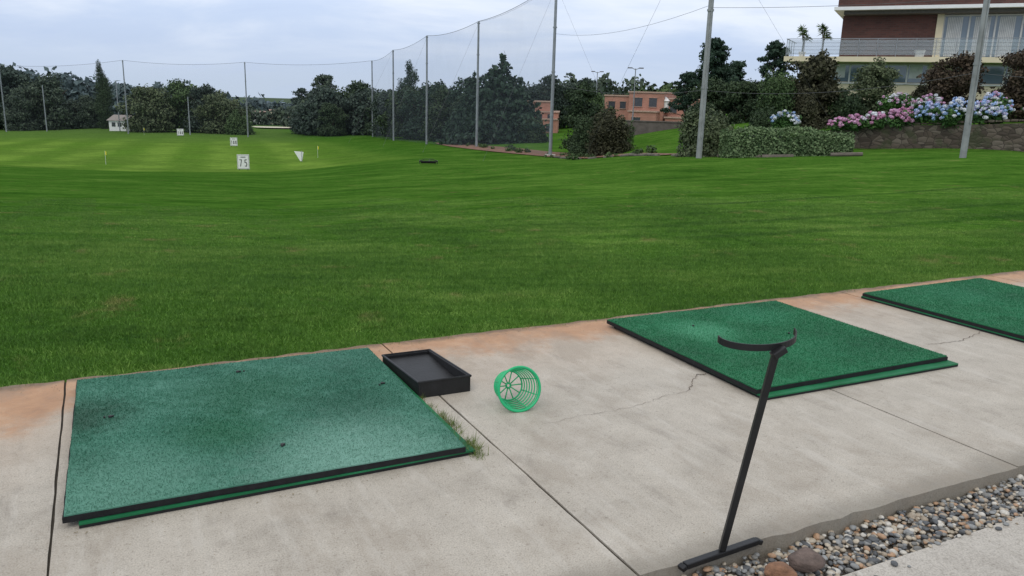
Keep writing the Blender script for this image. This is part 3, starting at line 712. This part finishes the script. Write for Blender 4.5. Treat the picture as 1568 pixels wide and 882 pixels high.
# ------------------------------------------------------------------ garden terrace, wall and hydrangeas
def terrace():
    b=MB()
    b.add([(15.1,38.1,.48),(21.0,34.1,.88),(31,28.5,1.2),(40,35,1.8),(38,60,2.3),(20,62,1.6),(16,50,.6),(13.6,42,-.3)],[(0,1,2,3,4,5,6,7)])
    b.obj('garden_lawn',[M_ground])
terrace()
wallm=MB()
wp=[(14.6,38.45,-1.2,.30),(15.1,38.1,-1.2,.52),(17,36.8,-1.1,.66),(19,35.4,-1.0,.78),(21,34.05,-1,.95),(24,32.3,-.9,1.05),(31,28.4,-.8,1.3)]
Vw=[];
for i,(x,y,z0,z1) in enumerate(wp):
    dx,dy=(.56,.83)
    Vw+=[(x,y,z0),(x,y,z1),(x+dx*.4,y+dy*.4,z1),(x+dx*.4,y+dy*.4,z0)]
Fw=[]
for i in range(len(wp)-1):
    for j in range(4): Fw.append((i*4+j,(i+1)*4+j,(i+1)*4+(j+1)%4,i*4+(j+1)%4))
Fw+=[(0,1,2,3),tuple(len(wp)*4-4+j for j in (3,2,1,0))]
wallm.add(Vw,Fw);wallm.obj('stone_retaining_wall',[M_stone])
cs=MB()
for i in range(60):
    f=i/60*16.8;x=14.8+f*.83;y=38.3-f*.555;z=.45+.88*min(1,f/7.5)*.5+f*.018
    cs.box(-.13,.13,-.2,.2,0,.06+random.random()*.07,0,T=lambda v,x=x,y=y,z=z:(x+v[0]*.83+v[1]*.56+.1,y-v[0]*.56+v[1]*.83+.1,z+v[2]))
cs.obj('wall_coping_stones',[M_stone],bevel=.03)
def hydr(x,y,z,W,H,cols,nfl):
    lobes=[]
    for k in range(9):
        a=random.random()*6.28;q=random.random()**.5*W*.3;lobes.append((q*math.cos(a),q*math.sin(a)*.7,H*random.uniform(.3,.6),W*.22,W*.18,H*.3))
    ob=build_plant('hydrangea_bush',lobes,.07,G_hyd,1.0,None,(x,y,z))
    Ps=[];Ns=[];mi=[]
    for k in range(nfl):
        a=random.random()*6.28;ph=random.random();rr=math.sqrt(ph)
        fx=W*.5*rr*math.cos(a);fy=-abs(W*.36*rr*math.sin(a)) if random.random()<.75 else W*.3*rr*math.sin(a);fz=H*(.2+.8*math.sqrt(max(0,1-rr*rr*.9)))*random.uniform(.7,1.04)
        n=90;d=rng.normal(size=(n,3));d/=np.linalg.norm(d,axis=1)[:,None];r=random.uniform(.055,.10)
        Ps.append(np.array([fx,fy,fz])+d*r*np.array([1,1,.8]));Ns.append(d);mi+= [k%len(cols)]*n
    V=cards(np.concatenate(Ps),np.concatenate(Ns),.022,.9,.25)
    mesh_np('flower_heads',V,np.arange(len(V)).reshape(-1,4),cols,mi,ob)
def petal(n,c):
    return foliage(n,tuple(x*.7 for x in c),tuple(min(1,x*1.15) for x in c),3)
PK=petal('petals_pink',(.66,.38,.56));PK2=petal('petals_rose',(.56,.26,.42));BL=petal('petals_blue',(.38,.52,.80));WH=petal('petals_white',(.72,.74,.78));LB=petal('petals_lilac',(.55,.53,.76))
hydr(14.9,38.1,.30,1.2,.6,[PK,PK2],30)
hydr(15.4,37.8,.35,1.3,.7,[PK,PK2],40);hydr(16.2,37.5,.45,1.6,.75,[PK,PK2,WH],55);hydr(17.1,36.9,.5,1.6,.95,[PK2,PK],60)
hydr(18.1,36.3,.55,1.6,1.15,[BL,LB,BL],70);hydr(19.0,35.7,.60,1.7,1.3,[BL,WH,BL],80);hydr(19.9,35.2,.7,1.6,1.2,[BL,LB,WH],70)
hydr(20.9,36.5,1.0,1.7,1.2,[WH,PK,BL],55);hydr(18.9,38.4,1.0,1.6,1.1,[WH,PK],50)
hydr(20,44,1.1,1.9,1.1,[PK,WH],50);hydr(23.4,37,1.1,1.8,1.0,[PK,WH],55);hydr(25,36.2,1.1,1.8,1.0,[WH,PK,LB],55)
hydr(13.6,42,.1,1.5,1.1,[WH,BL,WH],50)
# log edging + soil band
le=MB()
lp=[(2.6,55,0),(4.0,50,0),(5.4,45.5,0),(6.6,41,0),(7.7,37,0),(8.7,35.3,0),(10,33.3,0),(14,32.9,0)]
for (a,b) in zip(lp[:-1],lp[1:]):
    n=max(1,int(math.dist(a,b)/1.1))
    for i in range(n):
        if random.random()<.25: continue
        p=[a[k]+(b[k]-a[k])*i/n for k in range(2)];q=[a[k]+(b[k]-a[k])*(i+.92)/n for k in range(2)]
        le.tube([(p[0],p[1],terr(*p)+.05+random.uniform(-.05,.04)),(q[0],q[1],terr(*q)+.05+random.uniform(-.05,.04))],.08,7)
le.obj('log_edging',[simple('weathered_log',(.13,.11,.09),.9,0,.4,2)])
def strip(name,pts,w,mat,z=.03):
    V=[]
    for (x,y,ww) in pts: 
        for s in (-1,-.33,.33,1):
            xx=x+s*ww*.95;yy=y+s*ww*.3;V.append((xx,yy,terr(xx,yy)+z))
    F=[(4*i+j,4*i+j+1,4*i+5+j,4*i+4+j) for i in range(len(pts)-1) for j in range(3)]
    mesh_np(name,V,F,[mat])
strip('soil_bed',[(-9,96,.5),(-7,86,1.1),(-5,78,1.3),(-2,70,1.6),(1.2,62,1.6),(3.4,56,1.2),(5,50,.8),(6.3,45,.6),(7.6,39.5,.4)],1,M_soil,.05)
sl=[];
for i in range(34):
    f=random.random();x=-6+13*f;y=84-42*f;x+=random.uniform(-1,1)*1.0;z=terr(x,y);r=random.uniform(.10,.30);sl.append((x,y,z+r*.6,r,r,r*.8))
build_plant('bed_plants',[(a,b,c+4,d,e,f) for a,b,c,d,e,f in sl],.07,G_mid,1.0,None,(0,0,-4))
# ------------------------------------------------------------------ net poles, net and cables
poles=[(14.7,27,.0,11.5,.105),(7.6,34,-1.0,11,.125),(2.4,57,-2.7,8.9,.125),(-3.6,75,-3.6,7.75,.12),(-9.8,90,-4.0,7.4,.12),(-16.1,108,-4.8,6.7,.12),(-21.8,125,-5.6,5.9,.12),(-42.1,129,-6.2,5.3,.11),(-62.8,133,-6.4,5.2,.11),(-85.7,138,-7.3,4.0,.11)]
for i,(x,y,z0,z1,r) in enumerate(poles):
    b=MB();b.tube([(x,y,z0-.6),(x,y,z0+.3*(z1-z0)),(x,y,z1)],[r,r*.93,r*.72],14)
    if i==2: b.box(x-r*2.8,x+r*2.8,y-r*2.6,y+r*2.6,z0-.5,z0+.25,1)
    for k in (.25,.5,.75,.985):
        zz=z0+(z1-z0)*k;b.tube([(x,y,zz-.04),(x,y,zz+.04)],[r*1.12,r*1.12],12)
    b.box(x-.015,x+.015,y-r-.05,y-r+.0,z0+1,z1,0)
    b.obj('net_pole',[M_pole2 if i in(0,1) else M_pole,M_conc2])
for (x,y,z0,z1) in [(-107,160,-8,3.5),(-80,140,-7,1.0),(-68,141,-6.6,2),(-52,131,-6.3,-.2)]:
    b=MB();b.tube([(x,y,z0),(x,y,z1)],[.1,.07],8);b.obj('net_pole',[M_pole])
def netmat(name,a):
    m,nt,bs=newmat(name)
    bs.inputs['Base Color'].default_value=(.10,.12,.15,1);bs.inputs['Roughness'].default_value=.9
    v=objc(nt);n=noise(nt,v,.3,3);r=math_(nt,'MULTIPLY_ADD',n,a*.5,a*.75)
    nt.links.new(r,bs.inputs['Alpha']);return m
N1=netmat('net_mesh_side',.16);N2=netmat('net_mesh_end',.05)
def net(p,q,mat,sag,parent):
    n=12;mz=8;V=[]
    for i in range(n+1):
        f=i/n;x=p[0]+(q[0]-p[0])*f;y=p[1]+(q[1]-p[1])*f
        zt=p[3]+(q[3]-p[3])*f-sag*4*f*(1-f);zb=p[2]+(q[2]-p[2])*f+.1
        for j in range(mz+1):
            g=j/mz;bel=.25*math.sin(math.pi*g)*math.sin(math.pi*f)
            V.append((x+bel,y+bel*.3,zb+(zt-zb)*g))
    F=[(i*(mz+1)+j,(i+1)*(mz+1)+j,(i+1)*(mz+1)+j+1,i*(mz+1)+j+1) for i in range(n) for j in range(mz)]
    mesh_np('net_panel',V,F,[mat],parent=parent,smooth=True)
    b=MB();b.tube([V[i*(mz+1)+mz] for i in range(n+1)],.018,4);b.obj('head_cable',[M_cable],parent)
ne=empty('driving_range_net')
for i in range(2,9):
    net(poles[i],poles[i+1],N1 if i<6 else N2,.35 if i<6 else .5,ne)
cb=MB()
def cable(p,q,sag=.4,r=.014):
    r*=.5
    cb.tube([(p[0]+(q[0]-p[0])*f/12,p[1]+(q[1]-p[1])*f/12,p[2]+(q[2]-p[2])*f/12-sag*4*(f/12)*(1-f/12)) for f in range(13)],r,4)
cable((2.4,57,5.6),(7.6,34,5.2),.5);cable((2.4,57,2.4),(7.6,34,1.9),.4,.012)
cable((7.6,34,5.1),(14.7,27,4.9),.1);cable((7.6,34,1.9),(14.7,27,2.6),.35,.012)
cable((14.7,27,2.6),(20,21,2.8),.3,.012);cable((14.7,27,4.9),(22,19,5.2),.3)
cable((7.6,34,8),(14.2,38,1),0,.01);cable((2.4,57,8.8),(-3.6,75,7.7),.4)
cable((-3.6,75,7.6),(-7.5,66,-3.2),0,.014);cable((2.4,57,8.6),(-2.0,50,-2.5),0,.012);cable((-9.8,90,7.2),(-13,80,-3.8),0,.014);cable((2.4,57,8.6),(6.9,52,-1.6),0,.012)
cable((7.6,34,10),(3.5,42,-1.6),0,.012)
cable((-16.1,108,6.6),(-20,98,-4.6),0,.015)
cb.obj('guy_cables',[M_cable])
# ------------------------------------------------------------------ range signs
DIG={'7':[((-.55,1),(.55,1)),((.5,1),(-.15,-1))],'5':[((.5,1),(-.45,1)),((-.45,1),(-.5,.15)),((-.5,.15),(.2,.2)),((.2,.2),(.5,-.3)),((.5,-.3),(.2,-1)),((.2,-1),(-.5,-.9))],
'1':[((0,1),(0,-1)),((0,1),(-.3,.6))],'0':[((-.4,.8),(.4,.8)),((.4,.8),(.4,-.8)),((.4,-.8),(-.4,-.8)),((-.4,-.8),(-.4,.8))]}
def sign(x,y,w,h,txt):
    z=terr(x,y);e=empty('distance_sign',(x,y,z-.0),math.atan2(-x,y)*1.0)
    b=MB();b.box(-w/2,w/2,-.03,.03,.08,.08+h,0)
    for sx_ in (-w*.35,w*.35): b.box(sx_-.03,sx_+.03,-.028,.028,-.15,.079,1)
    b.obj('panel',[M_white,M_ink],e,bevel=.008)
    t=.018;f=MB()
    for (x0,x1,z0,z1) in [(-w/2+.03,w/2-.03,.11,.11+t),(-w/2+.03,w/2-.03,.05+h-t,.05+h),(-w/2+.03,-w/2+.03+t,.11+t,.05+h-t),(w/2-.03-t,w/2-.03,.11+t,.05+h-t)]: f.box(x0,x1,-.036,-.031,z0,z1,0)
    n=len(txt);cw=w*.78/n;cy=.08+h*.42
    for k,ch in enumerate(txt):
        cx=(k-(n-1)/2)*cw*1.08
        for (a,c) in DIG[ch]:
            p0=Vector((cx+a[0]*cw*.40,-.034,cy+a[1]*h*.22));p1=Vector((cx+c[0]*cw*.40,-.034,cy+c[1]*h*.22))
            d=(p1-p0);nn=Vector((-d.z,0,d.x)).normalized()*.028*(w/.95);d=d.normalized()*.016
            V=[p0-d-nn,p1+d-nn,p1+d+nn,p0-d+nn];V=[(v.x,-.037-k*.0003,v.z) for v in V];f.add(V,[(0,1,2,3)])
    f.box(-w*.2,w*.2,-.036,-.031,.08+h*.80,.08+h*.85,0)
    f.obj('lettering',[M_ink],e)
sign(-20.7,62,.88,1.1,'75');sign(-51.1,125,.95,1.0,'100');sign(-32.7,95,.8,.95,'100')
b=MB();zz=terr(-19.1,72)
b.add([(-.42,0,.95),(.42,0,.9),(.28,0,.12),(.12,0,.08),(-.42,.02,.95),(.42,.02,.9),(.28,.02,.12),(.12,.02,.08)],[(0,3,2,1),(4,5,6,7),(0,1,5,4),(1,2,6,5),(2,3,7,6),(3,0,4,7)],0)
b.box(.24,.28,-.03,.0,-.2,1.0,1);b.obj('target_banner',[M_white,M_pole],loc=(-19.1,72,zz))
for (x,y) in [(-33.2,66,),(-58,128),(-18.4,76)]:
    z=terr(x,y);b=MB();b.tube([(0,0,-.1),(0,0,1.1)],.010,6,0)
    b.add([(0,0,1.1),(0.10,.02,1.02),(.09,.05,.80),(0,0,.74),(0,.004,1.1),(.10,.024,1.02),(.09,.054,.80),(0,.004,.74)],[(0,1,2,3),(7,6,5,4)],1);b.obj('pin_flag',[M_white,M_yellow],loc=(x,y,z))
def collector():
    x,y=-4.8,45;z=terr(x,y);e=empty('ball_collector',(x,y,z),R(8));b=MB()
    b.tube([(-.42,0,.12),(.42,0,.12)],.06,12,0)
    for k in range(-5,6): b.tube([(k*.08-.006,0,.12),(k*.08+.006,0,.12)],.13,14,0)
    b.box(-.5,-.47,-.2,.2,.05,.22,0);b.box(.47,.5,-.2,.2,.05,.22,0);b.box(-.47,.47,-.2,-.17,.16,.21,0)
    b.tube([(0,.3,.15),(.1,.7,.2)],.02,6,0);b.tube([(-.5,-.15,.2),(-.2,-.3,.32),(.2,-.3,.32),(.5,-.15,.2)],.015,6,0);b.obj('roller_frame',[M_blackp],e)
collector()
# ------------------------------------------------------------------ house on the right
HO=(18.9,58.5,0);HR=math.atan2(-.442,.897)
def house():
    e=empty('brick_house',HO,HR)
    b=MB()
    b.box(0.6,24,1.5,11,-1,4.28,0)
    b.box(-.4,24,-.4,11,4.29,4.62,0)
    b.box(8.75,9.15,2.0,2.4,4.63,7.6,0);b.box(15.2,15.7,1.9,2.4,4.63,7.6,0)
    b.box(9.15,24,6,10.9,4.63,7.6,0)
    b.obj('cream_walls',[M_cream],e)
    b=MB();b.box(2.9,8.74,2.1,10.9,4.63,7.45,0);b.box(2.6,24,1.0,11,7.92,11.2,0);b.obj('brick_walls',[M_brick],e)
    b=MB();b.box(2.4,24,.7,11,7.70,7.915,0);b.box(2.6,24,.95,11,11.21,11.4,0);b.obj('white_cornice',[M_white],e)
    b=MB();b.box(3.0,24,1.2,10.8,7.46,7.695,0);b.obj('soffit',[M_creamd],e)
    g=MB();f=MB();c=MB()
    g.box(9.16,15.19,2.5,2.54,4.7,7.44,0);g.box(15.71,24,2.5,2.54,4.7,7.44,0)
    for x in np.arange(9.18,15.2,1.5): f.box(x-.05,x+.05,2.40,2.495,4.64,7.45,0)
    for x in np.arange(15.8,24,1.5): f.box(x-.05,x+.05,2.40,2.495,4.64,7.45,0)
    f.box(9.2,15.15,2.41,2.49,7.35,7.44,0);f.box(9.2,15.15,2.41,2.49,4.66,4.76,0)
    for x0 in (9.4,11.0,12.4,14.0,16.1,19.0):
        for k in range(9): c.box(x0+k*.1,x0+k*.1+.08,2.465,2.495,4.8,7.3,0)
    for (x0,x1) in [(2.6,8.6),(10.2,14.5),(16,21)]:
        g.box(x0,x1,1.44,1.48,3.05,4.14,0)
        n=int((x1-x0)/1.2)
        for k in range(n+1):
            x=x0+(x1-x0)*k/n;f.box(x-.05,x+.05,1.40,1.495,3.0,4.2,0)
        f.box(x0-.05,x1+.05,1.38,1.495,2.9,3.0,0);f.box(x0-.05,x1+.05,1.40,1.495,4.14,4.22,0)
        for k in range(0,n,2): c.box(x0+(x1-x0)*(k+.1)/n,x0+(x1-x0)*(k+.75)/n,1.425,1.438,3.3,4.13,0)
    g.obj('window_glass',[M_glass],e);f.obj('window_frames',[M_frame],e);c.obj('curtains',[M_curt],e)
    r=MB()
    for x in np.arange(-.3,24,1.15): r.box(x-.02,x+.02,-.33,-.29,4.63,5.75,0)
    for z in (4.82,5.05,5.28,5.51): r.box(-.3,24,-.312,-.294,z,z+.014,0)
    r.box(-.35,24,-.33,-.28,5.75,5.79,0)
    for y in np.arange(-.3,4,1.1): r.box(-.33,-.29,y+.05,y+.09,4.63,5.75,0)
    r.box(-.33,-.28,-.25,4,5.75,5.79,0)
    r.obj('balustrade_rails',[M_pole],e)
    q=MB();q.box(-.25,24,-.284,-.278,4.72,5.7,0);q.obj('balustrade_glass',[M_bglass],e)
    m_=MB();m_.tube([(8.0,.6,4.63),(8.0,.6,5.1)],[.25,.35],14);m_.tube([(11,.9,4.63),(11,.9,5.0)],[.2,.3],14);m_.obj('balcony_pots',[M_white],e)
    return e
house()
def yucca(x,y,z,H,seed):
    random.seed(seed);b=MB();b.tube([(0,0,0),(0,0,.35)],[.18,.25],12,2)
    b.tube([(0,0,.3),(.04,0,.3+H*.35),(0,.03,H*.62)],[.06,.05,.045],7,1)
    for (hx,hz) in [(0,H*.62),(.22,H*.5),(-.18,H*.72)]:
        if hx: b.tube([(0,0,H*.4),(hx,0,hz)],[.045,.035],6,1)
        for k in range(46):
            a=random.random()*6.28;e_=random.uniform(-.5,1.4);l=random.uniform(.3,.55)
            d=Vector((math.cos(a)*math.cos(e_),math.sin(a)*math.cos(e_),math.sin(e_)));s=Vector((-math.sin(a),math.cos(a),0))*.03
            p=Vector((hx,0,hz));b.add([p-s,p+s,p+d*l*.6+s*.8,p+d*l+Vector((0,0,-.08)),p+d*l*.6-s*.8],[(0,1,2,3,4)],0)
    b.obj('yucca_plant',[G_light,M_bark,M_white],loc=(x,y,z))
def hl(a,b_,z): return (HO[0]+a*math.cos(HR)-b_*math.sin(HR),HO[1]+a*math.sin(HR)+b_*math.cos(HR),z)
yucca(*hl(.6,.8,4.63),2.5,1);yucca(*hl(1.9,.9,4.63),2.7,2)
random.seed(21)
# ------------------------------------------------------------------ terracotta houses
M_stonel=simple('pale_coping',(.42,.29,.23),.8);M_glassd=simple('dark_window',(.06,.065,.075),.12,0,.3)
def terra(x,y,z,rz,blocks,wins):
    e=empty('terracotta_house',(x,y,z),rz);b=MB();c=MB();g=MB();f=MB()
    for (x0,x1,y0,y1,z0,z1) in blocks:
        b.box(x0,x1,y0,y1,z0,z1,0);c.box(x0-.12,x1+.12,y0-.12,y1+.12,z1+.003,z1+.16,0)
    for (x0,x1,yy,z0,z1) in wins:
        g.box(x0,x1,yy-.03,yy-.006,z0,z1,0)
        f.box(x0-.05,x1+.05,yy-.09,yy-.004,z1,z1+.05,0);f.box(x0-.05,x1+.05,yy-.11,yy-.004,z0-.06,z0,0)
    b.obj('walls',[M_terra],e);c.obj('parapet_coping',[M_stonel],e);g.obj('windows',[M_glassd],e);f.obj('window_trim',[M_stonel],e)
    return e
e=terra(1.0,108,-3.6,R(-4),[(0,4.4,0,6,-1,3.0),(1.2,4.4,-1.2,-.01,-1,2.1),(.2,3.4,.8,5,3.17,4.3)],[(.4,1.0,0,1.6,2.4),(1.6,2.4,-1.2,.6,1.6),(2.9,3.7,-1.2,.6,1.6),(1.5,2.3,0,2.2,2.8),(3,3.6,0,2.2,2.8)])
e=terra(10.4,99,-2.2,R(-22),[(0,3.2,0,6,-1,3.9),(3.21,7.3,-1,6,-1,4.35),(7.31,11.3,.3,6,-1,3.7),(3.6,6.8,-2.4,-1.01,-1,2.2),(7.6,11.2,-1.2,.29,-1,1.6)],
 [(.5,1.3,0,2.5,3.3),(1.9,2.6,0,2.5,3.3),(.5,1.3,0,.8,1.7),(3.9,4.8,-1,2.8,3.8),(5.6,6.5,-1,2.8,3.8),(4.0,5.0,-2.4,.5,1.6),(7.8,8.6,.3,2.2,3.1),(9.4,10.4,.3,2.2,3.1),(8,8.8,-1.2,.3,1.1)])
b=MB();b.box(-.45,.45,-.45,.45,0,1.3,0);b.add([(-.6,-.6,1.303),(.6,-.6,1.303),(.6,.6,1.303),(-.6,.6,1.303),(0,0,1.9)],[(0,1,4),(1,2,4),(2,3,4),(3,0,4),(3,2,1,0)],0);b.obj('chimney_tower',[M_white],e,(7.2,-.2,2.2))
b=MB();b.box(0,7,0,.3,-1.5,1.1,0);b.box(-.1,7.1,-.06,.36,1.103,1.2,0);b.obj('boundary_wall',[simple('grey_brown_wall',(.13,.11,.10),.9,0,.3,2)],loc=(7.8,74,-1.6),rz=R(-6))
def lamp(x,y,zb,zt):
    b=MB();b.tube([(0,0,-.3),(0,0,(zt-zb)*.5),(0,0,zt-zb)],[.07,.05,.04],8,0)
    H=zt-zb
    for s in (-1,1):
        b.tube([(0,0,H-.1),(s*.35,0,H+.05)],.03,6,0);b.box(s*.5-.2,s*.5+.2,-.10,.10,H+.0,H+.09,1)
    b.obj('street_lamp',[M_pole,M_creamd],loc=(x,y,zb))
lamp(10.5,75,-1.6,4.1);lamp(9.0,95,-1.5,4.3)
# white clubhouse far left + far pale buildings
b=MB();b.box(0,3.6,0,5,-1,1.3,0);b.add([(-.3,-.3,1.303),(3.9,-.3,1.303),(3.9,5.3,1.303),(-.3,5.3,1.303),(-.3,2.5,2.2),(3.9,2.5,2.2)],[(0,1,5,4),(3,4,5,2),(0,4,3),(1,2,5),(0,3,2,1)],1)
for x in (.5,1.5,2.6): b.box(x,x+.6,-.05,-.01,.3,1.0,2)
b.obj('white_house',[M_white,simple('grey_roof',(.25,.22,.2),.8),M_glassd],loc=(-69.8,141,-5.9))
for (x,y,z,w,h,rz) in [(-98,285,-10.5,12,3.6,0),(-84,280,-10.5,8,4.4,.2),(-70,275,-10.5,9,3.6,0)]:
    b=MB();b.box(0,w,0,8,-4,h,0);b.box(-.3,w+.3,-.3,8.3,h+.003,h+.5,1)
    for k in range(int(w/2)): b.box(k*2+.5,k*2+1.4,-.06,-.01,h-1.8,h-.8,2)
    b.obj('distant_building',[M_cream if rz else simple('pale_render',(.5,.5,.48),.8),M_stonel,M_glassd],loc=(x,y,z),rz=rz)
V=[(-47.3+6*math.cos(a)*(1+.15*math.sin(3*a)),165+4.5*math.sin(a),0) for a in np.linspace(0,6.283,28)[:-1]]
V=[(x,y,terr(x,y)+.25) for x,y,_ in V];mesh_np('sand_bunker',V,[tuple(range(len(V)))],[simple('sand',(.62,.56,.44),.95,0,.1,1)])
print('patches',k)
